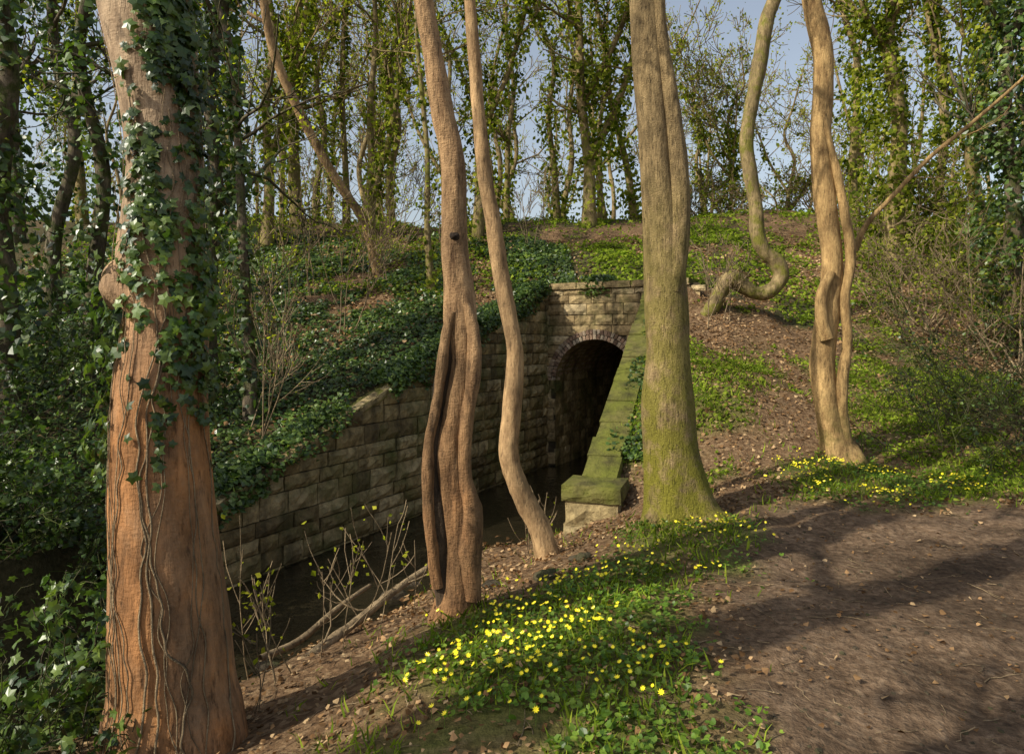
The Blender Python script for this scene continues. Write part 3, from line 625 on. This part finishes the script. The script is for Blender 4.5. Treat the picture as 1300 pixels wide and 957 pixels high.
for (px,d,L,nl) in ((1180,9.3,1.4,350),(1290,8.8,1.7,600),(1240,10.5,1.6,450),(1350,8.2,1.6,600),(1230,8.3,1.2,250)):
    mb=MB(); shrub(mb,X_(px,d),d,10,L,.007,1.6,3,5,nl,.045,(0,1),.35,-.08,T_MID); mb.obj("bramble_bush",[M_twigd,M_ivy])
for (x,y,L,nl) in ((-2.75,3.55,.9,1500),(-3.0,4.1,.8,1000),(-4.4,5.9,1.1,1500),(-5.3,7.2,1.3,1500),(-2.2,2.9,.6,700),(-6.4,8.8,1.4,1500),(-4.6,9.5,.8,700),(-4.15,5.5,.8,1600),(-3.85,6.4,.55,1100),(-4.7,4.9,.9,1500),(-6.0,6.3,1.3,1500)):
    mb=MB(); shrub(mb,x,y,14,L,.008,.9,3,4,nl,.055,(0,1),.35,-.03,T_IVY if y<5 else T_MID); mb.obj("ivy_undergrowth",[M_twigd,M_ivy])
for (x,y,L,nl) in ((-1.45,3.9,.85,40),(-1.2,4.2,.6,25),(-.85,4.9,.75,40),(.25,6.9,.5,20)):
    mb=MB(); shrub(mb,x,y,4,L,.004,.35,2,4,nl,.035,(0,1),.15,.15); mb.obj("young_shoots",[M_twig,M_spring])

# ------------------------------------------------------------------ ground cover
def gn(x,y):
    e=.06; z=H(x,y); zx=H(x+e,y)-z; zy=H(x,y+e)-z; n=np.column_stack([-zx/e,-zy/e,np.ones(len(x))]); n[:,:2]=np.clip(n[:,:2],-1.5,1.5); return z,n
def scat(n,x0,x1,y0,y1,mf,pw=1.0):
    x=x0+(x1-x0)*rng.random(n); y=y0+(y1-y0)*rng.random(n)**pw
    k=rng.random(n)<mf(x,y); return x[k],y[k]
def notwater(x,y): return ~inpoly(x,y,poly)
mb=MB()
x,y=scat(140000,-11,1.5,2.0,20,lambda x,y: masks(x,y)[3]*notwater(x,y)*(np.abs(x)/np.maximum(y,.1)<.9)*(.45+.55*(vn2(x,y,1.2,40)>-.35)),1.0)
z,n=gn(x,y); N=len(x)
leaves(mb,np.column_stack([x,y,z+.02+.1*rng.random(N)**2+.1*np.maximum(vn2(x,y,1.5,41),0)]),n+rng.normal(size=(N,3))*.45,(.035+.0028*y)*(.7+.8*rng.random(N)),T_MID,0)
Nn=12000; s=-9.7*rng.random(Nn); dn=-.14+.5*rng.random(Nn)
k=vn(np.column_stack([s*1.3,0*s,0*s+2]))+.6>rng.random(Nn)*.9; s=s[k];dn=dn[k]; q=p0+uL*s[:,None]+nL*dn[:,None]; hang=.2+.3*np.maximum(vn(np.column_stack([s*2.3,0*s,0*s+12])),0); zz=wtop(q[:,1])+.02+.1*rng.random(len(s))-np.where(dn<0,rng.random(len(s))*hang,0)
leaves(mb,np.column_stack([q,zz]),np.array([.4,-.3,.8])+rng.normal(size=(len(s),3))*.45,.055+.04*rng.random(len(s)),T_MID,0)
Nn=5200; t=-.5+3.8*rng.random(Nn); sp_=-.14+.75*rng.random(Nn); k=vn(np.column_stack([t*1.7,0*t,0*t+5]))+.45>rng.random(Nn)*.9; t=t[k];sp_=sp_[k]; q=p0+aP*t[:,None]+bP*sp_[:,None]
leaves(mb,np.column_stack([q,2.93+.12*rng.random(len(t))-np.where(sp_<0,.4*rng.random(len(t)),0)]),np.array([0,-.4,.8])+rng.normal(size=(len(t),3))*.5,.07+.04*rng.random(len(t)),T_MID,0)
Nn=6500; s=LR*rng.random(Nn); d_=.15+.55*rng.random(Nn); k=(vn(np.column_stack([s*1.6,0*s,0*s+9]))+.25+(d_-.3)>rng.random(Nn)*1.0)&(s>.5); s=s[k];d_=d_[k]; q=R0+uR*s[:,None]+nR*d_[:,None]
leaves(mb,np.column_stack([q,ctop(q[:,1])+.02+.07*rng.random(len(s))]),np.array([0,-.3,.9])+rng.normal(size=(len(s),3))*.45,.045+.04*rng.random(len(s)),T_MID,0)
mb.obj("ground_ivy",[M_ivy])
mb=MB()
x,y=scat(105000,1.2,16,6.3,23,lambda x,y: masks(x,y)[2]*notwater(x,y)*.75,1.2); z,n=gn(x,y); N=len(x)
leaves(mb,np.column_stack([x,y,z+.015+.07*rng.random(N)]),n+rng.normal(size=(N,3))*.5,(.022+.0028*y)*(.6+.9*rng.random(N)),T_MID,0)
x,y=scat(46000,-12,16,15,24,lambda x,y:.15+.55*(vn2(x,y,.8,44)>.0),1.0); z,n=gn(x,y); N=len(x)
leaves(mb,np.column_stack([x,y,z+.02+.12*rng.random(N)]),n+rng.normal(size=(N,3))*.6,.09*(.6+.9*rng.random(N)),T_DIA,0)
mb.obj("bank_herbs",[M_grass])
mb=MB()
def gm(x,y):
    pa,fl,gr,iv=masks(x,y); return np.clip(gr*.8+fl*.6+.03*(1-pa),0,1)*notwater(x,y)*(vn2(x,y,3,45)>-.3)
x,y=scat(90000,-1.2,9,2.2,12,gm,1.2); z,n=gn(x,y); N=len(x)
D=unit(rng.normal(size=(N,3))*[.5,.5,.1]+[0,0,1]); side=unit(np.cross(D,rng.normal(size=(N,3)))); nn=np.cross(side,D)
V,Fb=T_BLADE; sz=((.035+.055*rng.random(N))*(1+.05*y))[:,None,None]
W=np.column_stack([x,y,z-.005])[:,None]+sz*(V[None,:,0:1]*side[:,None]*1.3+V[None,:,1:2]*D[:,None]+V[None,:,2:3]*nn[:,None]*1.5)
mb.add(W,(Fb[None]+(np.arange(N)*5)[:,None,None]).reshape(-1,3),0,np.repeat(rng.random(N),3))
mb.obj("grass",[M_grass])
# celandines
mb=MB()
x,y=scat(58000,-1.2,5.6,2.1,8.6,lambda x,y: masks(x,y)[1]*notwater(x,y)*sm(vn2(x,y,2.2,60)*1.6+vn2(x,y,6,62)*.8+.7),1.0); z,n=gn(x,y); N=len(x)
leaves(mb,np.column_stack([x,y,z+.01+.05*rng.random(N)]),n+rng.normal(size=(N,3))*.35,.018+.02*rng.random(N),T_HEART,0)
fx,fy=scat(12000,-1.2,5.6,2.1,8.6,lambda x,y: masks(x,y)[1]*notwater(x,y)*sm(vn2(x,y,2.4,61)*2.4+vn2(x,y,6,63)+.5)*np.where(y>6.4,.8,np.where(x<.7,1.0,.5))*sm((y-2.6)/.9),1.0)
z,n=gn(fx,fy); N=len(fx); c=np.column_stack([fx,fy,z+.06+.03*rng.random(N)]); nrm=unit(np.column_stack([-.3+.4*rng.normal(size=N),-.35+.4*rng.normal(size=N),np.ones(N)]))
a=np.arange(16)*2*np.pi/16; rr=np.where(np.arange(16)%2==0,.5,.27); star=np.column_stack([np.cos(a)*rr,np.sin(a)*rr,np.where(np.arange(16)%2==0,.12,.0)]); star=np.vstack([[0,0,0],star])
leaves(mb,c,nrm,.02+.013*rng.random(N),(star,np.array([(0,i,i%16+1) for i in range(1,17)])),1)
tubes(mb,np.stack([c,c-[0,0,.03],c-[0,0,.07]],1),np.full((N,3),.0012),3,0)
mb.obj("yellow_celandine_flowers",[M_cel,M_petal])
# litter
mb=MB()
def lm_(x,y):
    pa,fl,gr,iv=masks(x,y); return np.clip((1-pa*.95)*(1-fl*.6)*(1-gr*.45)*(1-iv*.7),0,1)*notwater(x,y)*(vn2(x,y,1.8,70)*.5+.6)
x,y=scat(140000,-3.5,15,2.2,20,lm_,1.35); z,n=gn(x,y); N=len(x)
leaves(mb,np.column_stack([x,y,z+.006+.03*rng.random(N)]),n+rng.normal(size=(N,3))*.4,(.02+.0026*y)*(.5+1.0*rng.random(N)),T_MID,0,rng.random(N))
x,y=scat(7000,-13,0,6,22,lambda x,y:.6*notwater(x,y),1.0); z,n=gn(x,y); N=len(x)
leaves(mb,np.column_stack([x,y,z+.05+.08*rng.random(N)]),n+rng.normal(size=(N,3))*.4,.07*(.5+1.0*rng.random(N)),T_MID,0,rng.random(N))
x,y=scat(3500,.8,8,2.2,7.5,lambda x,y:masks(x,y)[0]*sm(vn2(x,y,1.5,77)*2+.6),1.2); z,n=gn(x,y); N=len(x)
leaves(mb,np.column_stack([x,y,z+.006+.008*rng.random(N)]),n+rng.normal(size=(N,3))*.25,.01+.026*rng.random(N)**2,T_MID,0,rng.random(N)*.7)
mb.obj("leaf_litter",[M_litter])
# twigs
mb=MB()
x,y=scat(3400,-2.5,9,2.3,13,lambda x,y:(.4+.6*(1-masks(x,y)[0]))*notwater(x,y),1.2); z,n=gn(x,y); N=len(x); a=rng.random(N)*6.28; L=.05+.3*rng.random(N)**3
D=np.column_stack([np.cos(a),np.sin(a),0*a]); K=5; P=np.column_stack([x,y,z])[:,None]+D[:,None]*(L[:,None]*np.linspace(-.5,.5,K)[None])[...,None]+rng.normal(size=(N,K,3))*.008
P[:,:,2]=H(P[:,:,0],P[:,:,1]).reshape(N,K)+.004+.006*rng.random((N,K)); tubes(mb,P,(.0012+.0025*rng.random(N))[:,None]*np.linspace(1,.5,K)[None],4,0)
mb.obj("fallen_twigs",[M_twig])
# pebbles and clods on the path
mb=MB(); x,y=scat(4200,.6,9,2.2,8,lambda x,y: masks(x,y)[0],1.2); N=len(x); z=H(x,y)
th_=np.arange(6)*np.pi/3; T_PEB=(np.vstack([np.column_stack([np.cos(th_)*.5,np.sin(th_)*.5,0*th_-.1]),np.column_stack([np.cos(th_+.3)*.35,np.sin(th_+.3)*.3,0*th_+.22])]),np.array([(k,(k+1)%6,6+(k+1)%6,6+k) for k in range(6)]+[(6,7,8,9),(6,9,10,11)]))
leaves(mb,np.column_stack([x,y,z]),np.array([0,0,1.])+rng.normal(size=(N,3))*.2,.008+.03*rng.random(N)**4,T_PEB,0)
mb.obj("path_pebbles",[M_mortar])
# fallen branches
mb=MB(); P,R=track([(352,868,15),(400,828,14),(450,790,12),(500,750,10),(552,713,6)],4.2,1.2); C,Rr=tube(mb,P,R,0,12,50,.15,3); crown(mb,C[[12,20,30,40]],rng.normal(size=(4,3))+[0,0,.4],np.full(4,.5),np.full(4,.008),2,3,rmin=.002)
P,R=track([(400,862,8),(450,838,8),(520,800,6),(545,790,4)],4.1,.4); tube(mb,P,R,0,10,30,.12,3)
P,R=track([(330,835,9),(380,812,9),(430,770,7),(470,742,5)],4.5,.9); tube(mb,P,R,0,10,30,.12,3)
mb.obj("fallen_branch",[M_twig])
mb=MB()
for (x,y,s) in ((-1.3,7.5,.14),(-1.15,7.9,.1),(-1.5,6.9,.1),(.25,4.95,.1),(.55,5.4,.09),(-.6,8.9,.12),(-.15,5.3,.08),(-2.1,5.9,.11),(-1.2,6.6,.08)):
    c=np.array([x,y,0.]); c[2]=max(H([c[0]],[c[1]])[0],-1.24)+s*.2
    u,v_=np.meshgrid(np.linspace(0,2*np.pi,17)[:-1],np.linspace(.01,np.pi-.01,10)); D=np.stack([np.cos(u)*np.sin(v_),np.sin(u)*np.sin(v_),np.cos(v_)],-1)
    r=s*(1+.45*vn(D*1.7+x*9)+.15*vn(D*5+x)); Q=c+D*r[...,None]*[1,.8,.5]; i,j=np.meshgrid(np.arange(9),np.arange(16),indexing='ij'); i=i.ravel();j=j.ravel()
    mb.add(Q,np.stack([i*16+j,i*16+(j+1)%16,(i+1)*16+(j+1)%16,(i+1)*16+j],-1),0,.4,False)
mb.obj("stream_stones",[M_mortar])

# ------------------------------------------------------------------ light, sky, camera
sc=bpy.context.scene
el=math.radians(36); hd=unit(np.array([-.87,-.49])); to=Vector((hd[0]*math.cos(el),hd[1]*math.cos(el),math.sin(el)))
w=bpy.data.worlds.new("World"); sc.world=w; w.use_nodes=True; nt=w.node_tree; bg=nt.nodes['Background']
sky=nt.nodes.new("ShaderNodeTexSky"); sky.sky_type='NISHITA'; sky.sun_disc=False; sky.sun_elevation=el; sky.sun_rotation=math.atan2(hd[0],hd[1])%(2*math.pi)
sky.dust_density=2.5; sky.air_density=1.2
hs=nt.nodes.new("ShaderNodeHueSaturation"); hs.inputs['Saturation'].default_value=.62; hs.inputs['Value'].default_value=1.25
nt.links.new(sky.outputs[0],hs.inputs['Color']); nt.links.new(hs.outputs[0],bg.inputs[0]); bg.inputs[1].default_value=.13
ld=bpy.data.lights.new("sun",'SUN'); ld.energy=5.0; ld.angle=math.radians(.5); ld.color=(1,.93,.78); lo=bpy.data.objects.new("sun",ld); sc.collection.objects.link(lo); lo.rotation_euler=to.to_track_quat('Z','Y').to_euler()
cd=bpy.data.cameras.new("camera"); cd.lens=24; cd.sensor_width=36; cd.shift_y=-.0346; cd.clip_end=2000; cd.clip_start=.05
co=bpy.data.objects.new("camera",cd); sc.collection.objects.link(co); co.location=(0,0,CAMZ); co.rotation_euler=(math.radians(90),0,0); sc.camera=co
sc.view_settings.view_transform='Standard'; sc.view_settings.look='None'; sc.view_settings.exposure=0
